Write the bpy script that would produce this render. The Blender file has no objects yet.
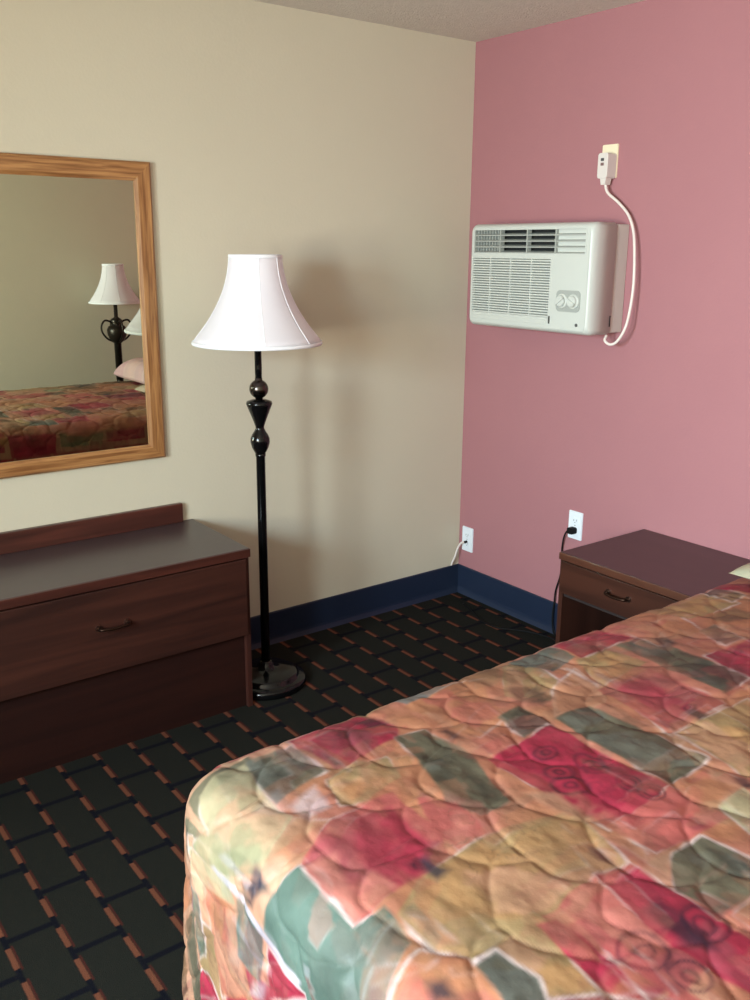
import bpy, bmesh, math, random
import numpy as np
from mathutils import Vector, Matrix
PI = math.pi
R = math.radians
S = bpy.context.scene
COL = S.collection

# ------------------------------------------------------------------ materials
def srgb(r, g, b):
    f = lambda c: (c/255/12.92) if c/255 <= .04045 else ((c/255+.055)/1.055)**2.4
    return (f(r), f(g), f(b), 1)

def mat(name, col, rough=.5, metal=0, bump=None, spec=.5, var=None, coat=0, trans=None):
    m = bpy.data.materials.new(name); m.use_nodes = True
    nt = m.node_tree; b = nt.nodes['Principled BSDF']
    b.inputs['Base Color'].default_value = srgb(*col)
    b.inputs['Roughness'].default_value = rough
    b.inputs['Metallic'].default_value = metal
    b.inputs['Specular IOR Level'].default_value = spec
    b.inputs['Coat Weight'].default_value = coat
    tc = nt.nodes.new('ShaderNodeTexCoord')
    if bump:
        sc, dist, strength = bump
        n = nt.nodes.new('ShaderNodeTexNoise'); n.inputs['Scale'].default_value = sc
        n.inputs['Detail'].default_value = 4
        nt.links.new(tc.outputs['Object'], n.inputs['Vector'])
        bp = nt.nodes.new('ShaderNodeBump'); bp.inputs['Distance'].default_value = dist
        bp.inputs['Strength'].default_value = strength
        nt.links.new(n.outputs['Fac'], bp.inputs['Height'])
        nt.links.new(bp.outputs['Normal'], b.inputs['Normal'])
    if var:
        sc, col2 = var
        n = nt.nodes.new('ShaderNodeTexNoise'); n.inputs['Scale'].default_value = sc
        n.inputs['Detail'].default_value = 3
        nt.links.new(tc.outputs['Object'], n.inputs['Vector'])
        mx = nt.nodes.new('ShaderNodeMix'); mx.data_type = 'RGBA'
        mx.inputs[6].default_value = srgb(*col); mx.inputs[7].default_value = srgb(*col2)
        nt.links.new(n.outputs['Fac'], mx.inputs[0])
        nt.links.new(mx.outputs[2], b.inputs['Base Color'])
    return m

def wood(name, dark, light, axis='X', scale=1.0, rough=.35, coat=.1, contrast=(.35, .7)):
    """stretched-noise grain running along one object axis"""
    m = bpy.data.materials.new(name); m.use_nodes = True
    nt = m.node_tree; b = nt.nodes['Principled BSDF']
    tc = nt.nodes.new('ShaderNodeTexCoord'); mp = nt.nodes.new('ShaderNodeMapping')
    s = {'X': (2, 38, 38), 'Y': (38, 2, 38), 'Z': (38, 38, 2)}[axis]
    mp.inputs['Scale'].default_value = [v*scale for v in s]
    n = nt.nodes.new('ShaderNodeTexNoise'); n.inputs['Scale'].default_value = 1; n.inputs['Detail'].default_value = 5
    n.inputs['Distortion'].default_value = .6
    r = nt.nodes.new('ShaderNodeValToRGB')
    r.color_ramp.elements[0].position = contrast[0]; r.color_ramp.elements[0].color = srgb(*dark)
    r.color_ramp.elements[1].position = contrast[1]; r.color_ramp.elements[1].color = srgb(*light)
    L = nt.links.new
    L(tc.outputs['Object'], mp.inputs['Vector']); L(mp.outputs['Vector'], n.inputs['Vector'])
    L(n.outputs['Fac'], r.inputs['Fac']); L(r.outputs['Color'], b.inputs['Base Color'])
    b.inputs['Roughness'].default_value = rough; b.inputs['Coat Weight'].default_value = coat
    b.inputs['Coat Roughness'].default_value = .3
    return m

# ------------------------------------------------------------------ object helpers
def link(name, bm, m, parent=None, smooth=False, loc=None, mods=None):
    me = bpy.data.meshes.new(name); bm.normal_update(); bm.to_mesh(me); bm.free()
    me.materials.append(m)
    if smooth:
        for p in me.polygons: p.use_smooth = True
    o = bpy.data.objects.new(name, me); COL.objects.link(o)
    if parent: o.parent = parent
    if loc: o.location = loc
    return o
def tag(o, label, cat, group=None):
    o['label'] = label; o['category'] = cat
    if group: o['group'] = group
    return o
def thing(name, label, cat, loc=(0, 0, 0), group=None):
    o = bpy.data.objects.new(name, None); COL.objects.link(o); o.location = loc
    o.empty_display_size = .1
    return tag(o, label, cat, group)
def struct(name, bm, m, parent=None, **k):
    o = link(name, bm, m, parent, **k)
    o['kind'] = 'structure'
    return o

def box(bm, x0, x1, y0, y1, z0, z1, bev=0, seg=2):
    t = bmesh.new()
    bmesh.ops.create_cube(t, size=1)
    for v in t.verts:
        v.co = Vector((x0+(v.co.x+.5)*(x1-x0), y0+(v.co.y+.5)*(y1-y0), z0+(v.co.z+.5)*(z1-z0)))
    if bev: bmesh.ops.bevel(t, geom=t.edges[:], offset=bev, segments=seg, affect='EDGES', profile=.5)
    merge(bm, t); return bm
def merge(bm, t):
    me = bpy.data.meshes.new('tmp'); t.to_mesh(me); t.free(); bm.from_mesh(me); bpy.data.meshes.remove(me)
def B(*a, **k): return box(bmesh.new(), *a, **k)

def lathe(bm, prof, c=(0, 0, 0), n=32, cap=True):
    rings = []
    for r, z in prof:
        rings.append([bm.verts.new((c[0]+r*math.cos(2*PI*i/n), c[1]+r*math.sin(2*PI*i/n), c[2]+z)) for i in range(n)])
    for a, b in zip(rings, rings[1:]):
        for i in range(n): bm.faces.new((a[i], a[(i+1) % n], b[(i+1) % n], b[i]))
    if cap:
        bm.faces.new(rings[0][::-1]); bm.faces.new(rings[-1])
    return bm
def spline(pts, per=8):
    P = [Vector(p) for p in pts]; P = [2*P[0]-P[1]]+P+[2*P[-1]-P[-2]]; out = []
    for i in range(1, len(P)-2):
        a, b, c, d = P[i-1:i+3]
        for k in range(per):
            t = k/per
            out.append(.5*((2*b)+(c-a)*t+(2*a-5*b+4*c-d)*t*t+(3*b-a-3*c+d)*t**3))
    out.append(P[-2]); return out
def tube(bm, pts, r, n=10, per=8, radii=None):
    P = spline(pts, per) if per else [Vector(p) for p in pts]
    rings = []; up = Vector((0, 0, 1)); prev = None
    for i, p in enumerate(P):
        d = (P[min(i+1, len(P)-1)]-P[max(i-1, 0)]).normalized()
        if prev is None:
            ref = up if abs(d.z) < .9 else Vector((1, 0, 0)); s = d.cross(ref).normalized()
        else:
            s = (prev - d*prev.dot(d)).normalized()
        prev = s; u = d.cross(s); rr = r if radii is None else radii[i]
        rings.append([bm.verts.new(p+rr*(s*math.cos(2*PI*k/n)+u*math.sin(2*PI*k/n))) for k in range(n)])
    for a, b in zip(rings, rings[1:]):
        for k in range(n): bm.faces.new((a[k], a[(k+1) % n], b[(k+1) % n], b[k]))
    bm.faces.new(rings[0][::-1]); bm.faces.new(rings[-1]); return bm
def prism(bm, poly, axis, a, b):
    """extrude a 2-D polygon along an axis ('x': poly=(y,z), 'y': poly=(x,z), 'z': poly=(x,y))"""
    def P(p, t): return {'x': (t, p[0], p[1]), 'y': (p[0], t, p[1]), 'z': (p[0], p[1], t)}[axis]
    A = [bm.verts.new(P(p, a)) for p in poly]; Bv = [bm.verts.new(P(p, b)) for p in poly]
    n = len(poly)
    bm.faces.new(A[::-1]); bm.faces.new(Bv)
    for i in range(n): bm.faces.new((A[i], A[(i+1) % n], Bv[(i+1) % n], Bv[i]))
    bmesh.ops.recalc_face_normals(bm, faces=bm.faces[:]); return bm
def rrect(x0, x1, y0, y1, r, n=5):
    out = []
    for cx, cy, a0 in ((x1-r, y1-r, 0), (x0+r, y1-r, 90), (x0+r, y0+r, 180), (x1-r, y0+r, 270)):
        for k in range(n+1):
            a = R(a0+90*k/n); out.append((cx+r*math.cos(a), cy+r*math.sin(a)))
    return out

# ------------------------------------------------------------------ numpy noise for the cloth
def vnoise(x, y, seed=0):
    xi = np.floor(x).astype(np.int64); yi = np.floor(y).astype(np.int64)
    fx = x-xi; fy = y-yi; fx = fx*fx*(3-2*fx); fy = fy*fy*(3-2*fy)
    def h(a, b):
        n = (a*374761393 + b*668265263 + seed*974634777) & 0xffffffff
        n = ((n ^ (n >> 13))*1274126177) & 0xffffffff
        return ((n ^ (n >> 16)) & 0xffff)/65535.
    a, b, c, d = h(xi, yi), h(xi+1, yi), h(xi, yi+1), h(xi+1, yi+1)
    return (a*(1-fx)+b*fx)*(1-fy)+(c*(1-fx)+d*fx)*fy
def fbm(x, y, seed=0, o=3):
    s = 0; a = .5; t = 0
    for k in range(o):
        s = s+a*vnoise(x*2**k, y*2**k, seed+k*7); t += a; a *= .5
    return s/t

# bedspread print: patches and rings in fabric metres
PATCHES = [
('peach',[(-1.8,-1.735),(-1.172,-1.664),(-0.322,-1.701),(-0.918,-2.377),(-1.751,-2.751),(-2.256,-2.378),(-2.249,-1.85)],0),
('orangeL',[(-2.334,-1.794),(-2.28,-1.978),(-2.219,-2.086),(-2.342,-2.083),(-2.368,-2.172),(-2.431,-2.148),(-2.457,-1.988),(-2.484,-1.787)],0),
('cream',[(-2.247,-1.809),(-2.206,-1.788),(-2.147,-1.788),(-2.176,-1.949),(-2.17,-1.98),(-2.243,-2.029),(-2.279,-2.034),(-2.308,-1.931)],0),
('greyteal',[(-2.147,-1.788),(-2.045,-1.788),(-2.053,-1.9),(-2.168,-1.936)],0),
('crimson',[(-2.038,-1.769),(-1.863,-1.742),(-1.838,-1.847),(-1.869,-1.893),(-2.033,-1.904)],0),
('roseD',[(-1.98,-1.781),(-1.904,-1.773),(-1.899,-1.853),(-1.947,-1.9),(-2.013,-1.875)],1),
('purple',[(-1.888,-1.758),(-1.848,-1.767),(-1.839,-1.826),(-1.888,-1.83)],1),
('purple',[(-2.026,-1.842),(-2.012,-1.865),(-2.011,-1.898),(-2.034,-1.898)],1),
('tan',[(-2.063,-1.924),(-1.999,-1.907),(-1.934,-1.932),(-1.954,-2.004),(-2.042,-2.028),(-2.089,-2.003)],0),
('ochre',[(-2.07,-1.959),(-2.014,-1.96),(-2.02,-2.006),(-2.067,-2.01)],1),
('pinkw',[(-2.158,-1.953),(-2.087,-1.926),(-2.104,-1.992),(-2.159,-1.997)],1),
('grey',[(-1.784,-1.747),(-1.679,-1.733),(-1.641,-1.776),(-1.77,-1.799)],0),
('orange',[(-1.782,-1.797),(-1.633,-1.767),(-1.573,-1.787),(-1.654,-1.951),(-1.756,-1.99),(-1.771,-1.892)],0),
('brown',[(-1.607,-1.738),(-1.479,-1.739),(-1.53,-1.826),(-1.584,-1.84),(-1.596,-1.786)],1),
('tan',[(-1.479,-1.765),(-1.419,-1.765),(-1.453,-1.898),(-1.54,-1.967),(-1.586,-1.89)],0),
('brownD',[(-1.561,-1.865),(-1.506,-1.89),(-1.523,-1.965),(-1.566,-1.976),(-1.581,-1.909)],1),
('purple',[(-1.795,-1.913),(-1.769,-1.913),(-1.777,-1.969),(-1.806,-1.971)],1),
('sage',[(-1.673,-1.951),(-1.595,-1.934),(-1.605,-2.027),(-1.685,-2.033)],0),
('greyteal',[(-1.459,-1.762),(-1.32,-1.747),(-1.323,-1.844),(-1.426,-1.862)],0),
('orangeL',[(-1.485,-1.92),(-1.373,-1.884),(-1.381,-1.973),(-1.452,-2.031),(-1.585,-2.022)],0),
('white',[(-1.397,-1.858),(-1.38,-1.867),(-1.376,-1.961),(-1.397,-1.972)],1),
('sage',[(-1.874,-1.889),(-1.811,-1.894),(-1.806,-2.017),(-1.857,-2.166),(-1.923,-2.173),(-1.946,-2.115),(-1.905,-2.007)],0),
('sageD',[(-1.858,-2.051),(-1.848,-2.109),(-1.86,-2.159),(-1.892,-2.135)],1),
('roseL',[(-1.989,-2.144),(-1.961,-2.061),(-1.946,-2.115),(-1.921,-2.257),(-1.964,-2.256)],0),
('crimson',[(-1.792,-2.053),(-1.613,-2.033),(-1.607,-2.302),(-1.785,-2.316)],0),
('rose',[(-1.784,-2.311),(-1.607,-2.306),(-1.589,-2.421),(-1.776,-2.412)],0),
('sage',[(-1.589,-2.027),(-1.484,-2.018),(-1.476,-2.289),(-1.599,-2.3)],0),
('rose',[(-1.409,-1.981),(-1.248,-1.993),(-1.264,-2.189),(-1.451,-2.194)],0),
('crimsonL',[(-1.37,-1.992),(-1.279,-1.995),(-1.337,-2.196),(-1.428,-2.173)],1),
('tan',[(-1.331,-1.858),(-1.234,-1.862),(-1.223,-1.968),(-1.38,-1.973)],0),
('crimson',[(-1.315,-1.762),(-1.134,-1.754),(-1.123,-1.852),(-1.313,-1.857)],0),
('roseD',[(-1.29,-1.801),(-1.187,-1.805),(-1.196,-1.842),(-1.283,-1.84)],1),
('sage',[(-1.196,-1.862),(-1.103,-1.866),(-1.11,-2.147),(-1.227,-2.157)],0),
('sageD',[(-1.162,-2.012),(-1.112,-2.029),(-1.129,-2.127),(-1.214,-2.134)],1),
('orange',[(-1.109,-1.795),(-0.922,-1.836),(-0.964,-1.937),(-1.124,-1.921)],0),
('purple',[(-1.105,-1.884),(-1.066,-1.893),(-1.074,-1.944),(-1.12,-1.947)],1),
('sage',[(-0.967,-1.928),(-0.897,-1.926),(-0.922,-2.018),(-0.986,-2.014)],0),
('crimson',[(-1.088,-2.021),(-0.894,-2.032),(-0.925,-2.209),(-1.122,-2.201)],0),
('purple',[(-1.36,-2.154),(-1.329,-2.162),(-1.342,-2.226),(-1.375,-2.221)],1),
('tan',[(-1.438,-2.203),(-1.209,-2.208),(-1.244,-2.363),(-1.474,-2.369)],0),
('orange',[(-1.577,-2.305),(-1.499,-2.304),(-1.483,-2.464),(-1.617,-2.48)],0),
('purple',[(-1.501,-2.349),(-1.471,-2.364),(-1.492,-2.405),(-1.521,-2.394)],1),
('tan',[(-0.963,-1.749),(-0.709,-1.755),(-0.713,-1.879),(-0.914,-1.866)],0),
('sage',[(-0.698,-1.752),(-0.642,-1.771),(-0.647,-1.854),(-0.719,-1.86)],0),
('crimson',[(-0.659,-1.741),(-0.595,-1.74),(-0.512,-1.828),(-0.606,-1.884)],0),
('brown',[(-0.882,-1.873),(-0.749,-1.887),(-0.758,-1.963),(-0.866,-1.948)],1),
('olive',[(-2.301,-1.865),(-2.272,-1.903),(-2.275,-2.033),(-2.32,-1.964),(-2.347,-1.825)],0),
('cream',[(-2.36,-1.796),(-2.32,-1.964),(-2.359,-1.978),(-2.424,-1.848)],0),
('slate',[(-2.312,-2.029),(-2.267,-2.009),(-2.267,-2.062),(-2.33,-2.041),(-2.336,-1.97)],1),
('orangeL',[(-2.259,-2.03),(-2.168,-1.986),(-2.09,-2.064),(-2.177,-2.105),(-2.221,-2.09),(-2.329,-2.077)],0),
('rose',[(-2.216,-2.088),(-2.124,-2.028),(-1.996,-2.036),(-2.002,-2.16),(-2.027,-2.224),(-2.229,-2.237)],0),
('crimson',[(-2.08,-2.044),(-2.017,-2.063),(-2.028,-2.173),(-2.083,-2.226),(-2.133,-2.232),(-2.153,-2.146)],1),
('roseL',[(-2.216,-2.094),(-2.164,-2.114),(-2.198,-2.208),(-2.229,-2.232)],1),
('rose',[(-1.971,-2.072),(-1.933,-2.118),(-1.946,-2.238),(-2.004,-2.232),(-2.009,-2.155)],0),
('teal',[(-2.221,-2.09),(-2.232,-2.235),(-2.178,-2.245),(-2.187,-2.324),(-2.291,-2.372),(-2.391,-2.198),(-2.342,-2.077)],0),
('tan',[(-2.173,-2.273),(-2.106,-2.236),(-1.943,-2.219),(-1.789,-2.257),(-1.837,-2.395),(-2.017,-2.389),(-2.152,-2.393),(-2.172,-2.357)],0),
('slate',[(-2.076,-2.193),(-2.059,-2.198),(-2.051,-2.249),(-2.089,-2.257)],1),
('purple',[(-2.097,-2.193),(-2.073,-2.195),(-2.079,-2.221),(-2.095,-2.216)],1),
('orangeL',[(-1.824,-2.162),(-1.769,-2.202),(-1.78,-2.298),(-1.81,-2.275)],1),
('slate',[(-1.85,-2.32),(-1.835,-2.345),(-1.848,-2.387),(-1.864,-2.365)],1),
('tan',[(-2.136,-2.395),(-2.029,-2.382),(-2.024,-2.433),(-2.035,-2.541),(-2.147,-2.478)],0),
('greyteal',[(-2.178,-2.406),(-2.125,-2.403),(-2.114,-2.463),(-2.133,-2.507),(-2.197,-2.46)],0),
('orange',[(-2.292,-2.375),(-2.188,-2.345),(-2.157,-2.394),(-2.169,-2.466)],0),
('slate',[(-2.211,-2.382),(-2.19,-2.397),(-2.199,-2.43),(-2.226,-2.41)],1),
('rose',[(-1.991,-2.393),(-1.894,-2.387),(-1.874,-2.577),(-1.99,-2.598),(-1.998,-2.496)],0),
('crimson',[(-1.892,-2.385),(-1.833,-2.399),(-1.832,-2.485),(-1.827,-2.592),(-1.838,-2.706),(-1.905,-2.666),(-1.918,-2.487)],0),
('crimson',[(-2.044,-2.402),(-2.014,-2.405),(-2.006,-2.506),(-2.025,-2.572),(-2.05,-2.53)],0),
('purple',[(-1.906,-2.473),(-1.858,-2.471),(-1.858,-2.544),(-1.874,-2.577),(-1.901,-2.535)],1),
('orangeL',[(-1.797,-2.408),(-1.746,-2.425),(-1.826,-2.481),(-1.837,-2.42)],1),
('sage',[(-1.755,-2.427),(-1.688,-2.426),(-1.679,-2.5),(-1.726,-2.542),(-1.817,-2.535),(-1.828,-2.478)],0),
('sageD',[(-1.704,-2.432),(-1.694,-2.469),(-1.722,-2.519),(-1.732,-2.484)],1),
('orange',[(-1.807,-2.546),(-1.728,-2.546),(-1.749,-2.647),(-1.807,-2.637)],0),
('cream',[(-1.586,-2.389),(-1.513,-2.389),(-1.53,-2.48),(-1.617,-2.48)],0),
('orange',[(-1.614,-2.315),(-1.535,-2.317),(-1.52,-2.384),(-1.61,-2.396)],1),
('teal',[(-2.435,-1.781),(-2.427,-1.848),(-2.551,-1.849),(-2.592,-1.792)],0),
('orange',[(-2.4,-1.869),(-2.37,-1.966),(-2.512,-2.029),(-2.581,-1.921)],0),
('teal',[(-2.342,-1.985),(-2.344,-2.073),(-2.455,-2.053),(-2.448,-1.983)],0),
('crimson',[(-2.369,-2.085),(-2.381,-2.189),(-2.471,-2.073)],0),
('crimson',[(-2.625,-1.767),(-2.587,-1.859),(-2.606,-1.907),(-2.724,-1.757)],0),
('violet',[(-2.416,-1.756),(-2.431,-1.788),(-2.525,-1.785),(-2.467,-1.764)],1),
('lilac',[(-2.464,-2.031),(-2.439,-2.074),(-2.486,-2.062),(-2.507,-2.018)],1),
('lilac',[(-2.33,-1.911),(-2.321,-1.923),(-2.363,-2.18),(-2.377,-2.172)],0),
('slate',[(-2.297,-2.017),(-2.27,-2.019),(-2.281,-2.08),(-2.316,-2.029),(-2.317,-1.984)],1)]
RINGS = [(-1.722, -2.16, 0.04), (-1.661, -2.162, 0.045), (-1.7, -2.101, 0.035), (-1.735, -2.202, 0.045), (-1.644, -2.293, 0.03), (-1.667, -2.181, 0.035), (-1.655, -2.248, 0.03), (-1.956, -2.517, 0.055), (-1.945, -2.581, 0.045), (-1.852, -2.532, 0.04), (-1.956, -1.797, 0.035), (-1.332, -2.155, 0.025), (-1.233, -1.842, 0.03), (-0.999, -2.046, 0.03)]

# ================================================================== room
XW, YW, H = -4.6, -3.63, 2.44
def wallmat(name, col, col2):
    m = mat(name, col, rough=.75, bump=(90, .0015, .35), spec=.25, var=(3, col2))
    return m
M_beige = wallmat('beige_wall_paint', (207, 200, 179), (203, 196, 175))
M_pink = wallmat('rose_wall_paint', (167, 115, 119), (162, 110, 115))
M_ceil = mat('popcorn_ceiling', (226, 220, 210), rough=.9, bump=(160, .006, 1), spec=.1, var=(60, (206, 200, 190)))

# carpet: dark green ground, navy brick lines, orange dashes along y
def carpet():
    m = bpy.data.materials.new('dash_pattern_carpet'); m.use_nodes = True
    nt = m.node_tree; b = nt.nodes['Principled BSDF']; N = nt.nodes.new; L = nt.links.new
    def mth(op, a, c=None, clamp=False):
        n = N('ShaderNodeMath'); n.operation = op; n.use_clamp = clamp
        for i, v in enumerate((a, c)):
            if v is None: continue
            if isinstance(v, (int, float)): n.inputs[i].default_value = v
            else: L(v, n.inputs[i])
        return n.outputs[0]
    tc = N('ShaderNodeTexCoord'); sp = N('ShaderNodeSeparateXYZ')
    wn = N('ShaderNodeTexNoise'); wn.inputs['Scale'].default_value = 260; L(tc.outputs['Object'], wn.inputs['Vector'])
    wv = N('ShaderNodeVectorMath'); wv.operation = 'MULTIPLY_ADD'
    wv.inputs[1].default_value = (.006,)*3
    L(wn.outputs['Color'], wv.inputs[0]); L(tc.outputs['Object'], wv.inputs[2]); L(wv.outputs[0], sp.inputs[0])
    DX, DY = .1197, .1265
    u = mth('DIVIDE', mth('ADD', sp.outputs[0], .055-.003), DX)
    v = mth('DIVIDE', mth('ADD', sp.outputs[1], .045-.003), DY)
    ur = mth('ROUND', u); du = mth('ABSOLUTE', mth('SUBTRACT', u, ur))       # distance to dash line
    vr = mth('ROUND', v); dv = mth('ABSOLUTE', mth('SUBTRACT', v, vr))
    def lt(a, t, soft=.02):
        return mth('DIVIDE', mth('SUBTRACT', t, a), soft, True)
    dash = mth('MULTIPLY', lt(du, .070, .03), lt(dv, .32, .03))
    side = mth('SUBTRACT', u, ur)                                            # redder edge on one side
    red = mth('MULTIPLY', lt(mth('ABSOLUTE', mth('SUBTRACT', side, .085)), .035, .03), lt(dv, .38, .03))
    # navy: continuous line under the dashes and brick joints every second gap, staggered by column
    navy1 = lt(du, .075, .04)
    g = mth('ADD', v, .5); col = mth('FLOOR', u)
    par = mth('ABSOLUTE', mth('MODULO', col, 2.0))
    gg = mth('DIVIDE', mth('ADD', g, par), 2.0)
    dg = mth('ABSOLUTE', mth('SUBTRACT', gg, mth('ROUND', gg)))
    navy2 = lt(dg, .045, .02)
    navy = mth('MAXIMUM', navy1, navy2)
    fib = N('ShaderNodeTexNoise'); fib.inputs['Scale'].default_value = 400; fib.inputs['Detail'].default_value = 3
    L(tc.outputs['Object'], fib.inputs['Vector'])
    def mix(f, a, c):
        n = N('ShaderNodeMix'); n.data_type = 'RGBA'
        if isinstance(f, (int, float)): n.inputs[0].default_value = f
        else: L(f, n.inputs[0])
        for i, x in ((6, a), (7, c)):
            if isinstance(x, tuple): n.inputs[i].default_value = srgb(*x)
            else: L(x, n.inputs[i])
        return n.outputs[2]
    c = mix(fib.outputs['Fac'], (22, 23, 20), (34, 34, 29))
    c = mix(navy, c, (11, 12, 20))
    c = mix(red, c, (64, 28, 23))
    dcol = mix(fib.outputs['Fac'], (84, 48, 34), (114, 68, 50))
    c = mix(dash, c, dcol)
    L(c, b.inputs['Base Color']); b.inputs['Roughness'].default_value = .95; b.inputs['Specular IOR Level'].default_value = .1
    bp = N('ShaderNodeBump'); bp.inputs['Distance'].default_value = .003; bp.inputs['Strength'].default_value = .7
    L(fib.outputs['Fac'], bp.inputs['Height']); L(bp.outputs['Normal'], b.inputs['Normal'])
    return m
T = .12
struct('floor', B(XW-T, T, YW-T, T, -.1, 0), carpet())
struct('ceiling', B(XW-T, T, YW-T, T, H, H+.1), M_ceil)
struct('wall_left', B(XW, 0, 0, T, 0, H), M_beige)                 # the beige wall with the mirror
struct('wall_right', B(0, T, YW, T, 0, H), M_pink)                 # the rose wall with the air conditioner
struct('wall_back', B(XW, T, YW-T, YW, 0, H), M_beige)             # seen in the mirror
# window wall with two openings
WINS = [(-2.40, -1.72), (-3.36, -2.68)]; WZ0, WZ1 = .95, 2.1
bm = bmesh.new()
ys = [YW-T, WINS[1][0], WINS[1][1], WINS[0][0], WINS[0][1], T]
box(bm, XW-T, XW, ys[0], ys[5], 0, WZ0); box(bm, XW-T, XW, ys[0], ys[5], WZ1, H)
for a, b_ in ((0, 1), (2, 3), (4, 5)): box(bm, XW-T, XW, ys[a], ys[b_], WZ0, WZ1)
struct('wall_front', bm, M_beige)
M_wf = mat('white_window_frame', (225, 225, 222), rough=.4)
gl = bpy.data.materials.new('window_glass'); gl.use_nodes = True
nt = gl.node_tree; nt.nodes.clear()
o_ = nt.nodes.new('ShaderNodeOutputMaterial'); mx = nt.nodes.new('ShaderNodeMixShader')
tr = nt.nodes.new('ShaderNodeBsdfTransparent'); gs = nt.nodes.new('ShaderNodeBsdfGlossy'); gs.inputs['Roughness'].default_value = .02
mx.inputs[0].default_value = .06
nt.links.new(tr.outputs[0], mx.inputs[1]); nt.links.new(gs.outputs[0], mx.inputs[2]); nt.links.new(mx.outputs[0], o_.inputs[0])
for i, (a, b_) in enumerate(WINS):
    bm = bmesh.new(); w = .035
    box(bm, XW-.09, XW-.03, a, a+w, WZ0, WZ1); box(bm, XW-.09, XW-.03, b_-w, b_, WZ0, WZ1)
    box(bm, XW-.09, XW-.03, a+w, b_-w, WZ0, WZ0+w); box(bm, XW-.09, XW-.03, a+w, b_-w, WZ1-w, WZ1)
    f = struct('window_%d' % (i+1), bm, M_wf)
    struct('window_pane', B(XW-.063, XW-.057, a+w, b_-w, WZ0+w, WZ1-w), gl, f)

# navy vinyl cove base, 14 cm high
M_base = mat('navy_vinyl_base', (27, 38, 60), rough=.45, spec=.5, var=(8, (24, 35, 55)))
cove = lambda s: [(0, 0), (s*.016, 0), (s*.013, .006), (s*.008, .018), (s*.006, .03), (s*.006, .134), (s*.004, .139), (0, .139)]
struct('baseboard_left', prism(bmesh.new(), [(p[0], p[1]) for p in cove(-1)], 'x', XW+.017, -.0005), M_base)
struct('baseboard_right', prism(bmesh.new(), [(p[0], p[1]) for p in cove(-1)], 'y', YW+.017, -.0062), M_base)
struct('baseboard_back', prism(bmesh.new(), [(YW+p[0], p[1]) for p in cove(1)], 'x', XW+.017, -.0005), M_base)
struct('baseboard_front', prism(bmesh.new(), [(XW+p[0], p[1]) for p in cove(1)], 'y', YW+.0005, -.0005), M_base)

# ================================================================== mirror
M_oakX = wood('honey_oak_rail', (126, 80, 42), (186, 136, 84), 'X', 2.6, .4, .2)
M_oakZ = wood('honey_oak_stile', (126, 80, 42), (186, 136, 84), 'Z', 2.6, .4, .2)
mir = thing('wall_mirror', 'upright wall mirror in honey oak frame hanging above the long dresser', 'mirror', (-1.885, 0, .861))
MX0, MX1, MZ0, MZ1, FW = -.402, .400, 0, 1.02, .062
def rail(pts4, m):
    """one mitred side of the frame: outer pair and inner pair of (x,z)"""
    bm = bmesh.new(); (ax, az), (bx_, bz), (cx, cz), (dx, dz) = pts4
    y0, y1, y2 = -.002, -.022, -.016
    a = [bm.verts.new((x, y0, z)) for x, z in pts4]
    # profile: outer edge slightly lower than the centre
    def lerp(p, q, t): return (p[0]+(q[0]-p[0])*t, p[1]+(q[1]-p[1])*t)
    rows = []
    for t, y in ((0, y0), (0, y2), (.12, y1), (.8, y1), (1, y2), (1, y0)):
        p = lerp(pts4[0], pts4[3], t); q = lerp(pts4[1], pts4[2], t)
        rows.append((bm.verts.new((p[0], y, p[1])), bm.verts.new((q[0], y, q[1]))))
    for v in a: bm.verts.remove(v)
    for i in range(6):
        A_, B_ = rows[i], rows[(i+1) % 6]; bm.faces.new((A_[0], A_[1], B_[1], B_[0]))
    bm.faces.new([r[0] for r in rows]); bm.faces.new([r[1] for r in rows][::-1])
    bmesh.ops.recalc_face_normals(bm, faces=bm.faces[:])
    return link('frame_rail', bm, m, mir)
i0x, i1x, i0z, i1z = MX0+FW, MX1-FW, MZ0+FW*.85, MZ1-FW
rail([(MX0, MZ1), (MX1, MZ1), (i1x, i1z), (i0x, i1z)], M_oakX)
rail([(MX0, MZ0), (MX1, MZ0), (i1x, i0z), (i0x, i0z)], M_oakX)
rail([(MX0, MZ0), (MX0, MZ1), (i0x, i1z), (i0x, i0z)], M_oakZ)
rail([(MX1, MZ0), (MX1, MZ1), (i1x, i1z), (i1x, i0z)], M_oakZ)
M_mir = mat('mirror_silvering', (202, 204, 184), rough=.006, metal=1)
link('mirror_glass', B(i0x-.004, i1x+.004, -.012, -.003, i0z-.004, i1z+.004), M_mir, mir)

# ================================================================== dresser
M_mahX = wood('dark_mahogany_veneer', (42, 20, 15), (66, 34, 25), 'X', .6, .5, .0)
M_mahD = wood('shade_toned_lower_veneer', (32, 14, 11), (42, 19, 14), 'X', .6, .6, .0)  # shade of the recessed lower front put into a darker veneer colour
M_mahE = wood('mahogany_edging', (58, 28, 22), (84, 42, 33), 'X', 1, .35, .2)
M_mahZ = wood('dark_mahogany_end_panel', (44, 22, 18), (72, 37, 29), 'Z', .6, .42, .1)
M_lam = mat('charcoal_laminate_top', (62, 50, 52), rough=.3, spec=.8, var=(25, (68, 56, 58)))
M_brass = mat('worn_brass_pull', (150, 125, 112), rough=.28, metal=1)
M_pew = mat('dark_antique_pull', (66, 48, 40), rough=.45, metal=1)
M_dark = mat('dark_wood_and_shelf_shade', (34, 20, 17), rough=.8)  # dark wood; inside the open nightstand this colour stands in for shade
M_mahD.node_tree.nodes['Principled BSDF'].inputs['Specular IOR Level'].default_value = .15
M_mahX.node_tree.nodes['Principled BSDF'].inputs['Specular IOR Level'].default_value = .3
dr = thing('dresser', 'low mahogany dresser with laminate top and one small bar pull, under the mirror', 'dresser', (-1.885, 0, 0))
dw = .5; dd = .44; dh = .603
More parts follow.
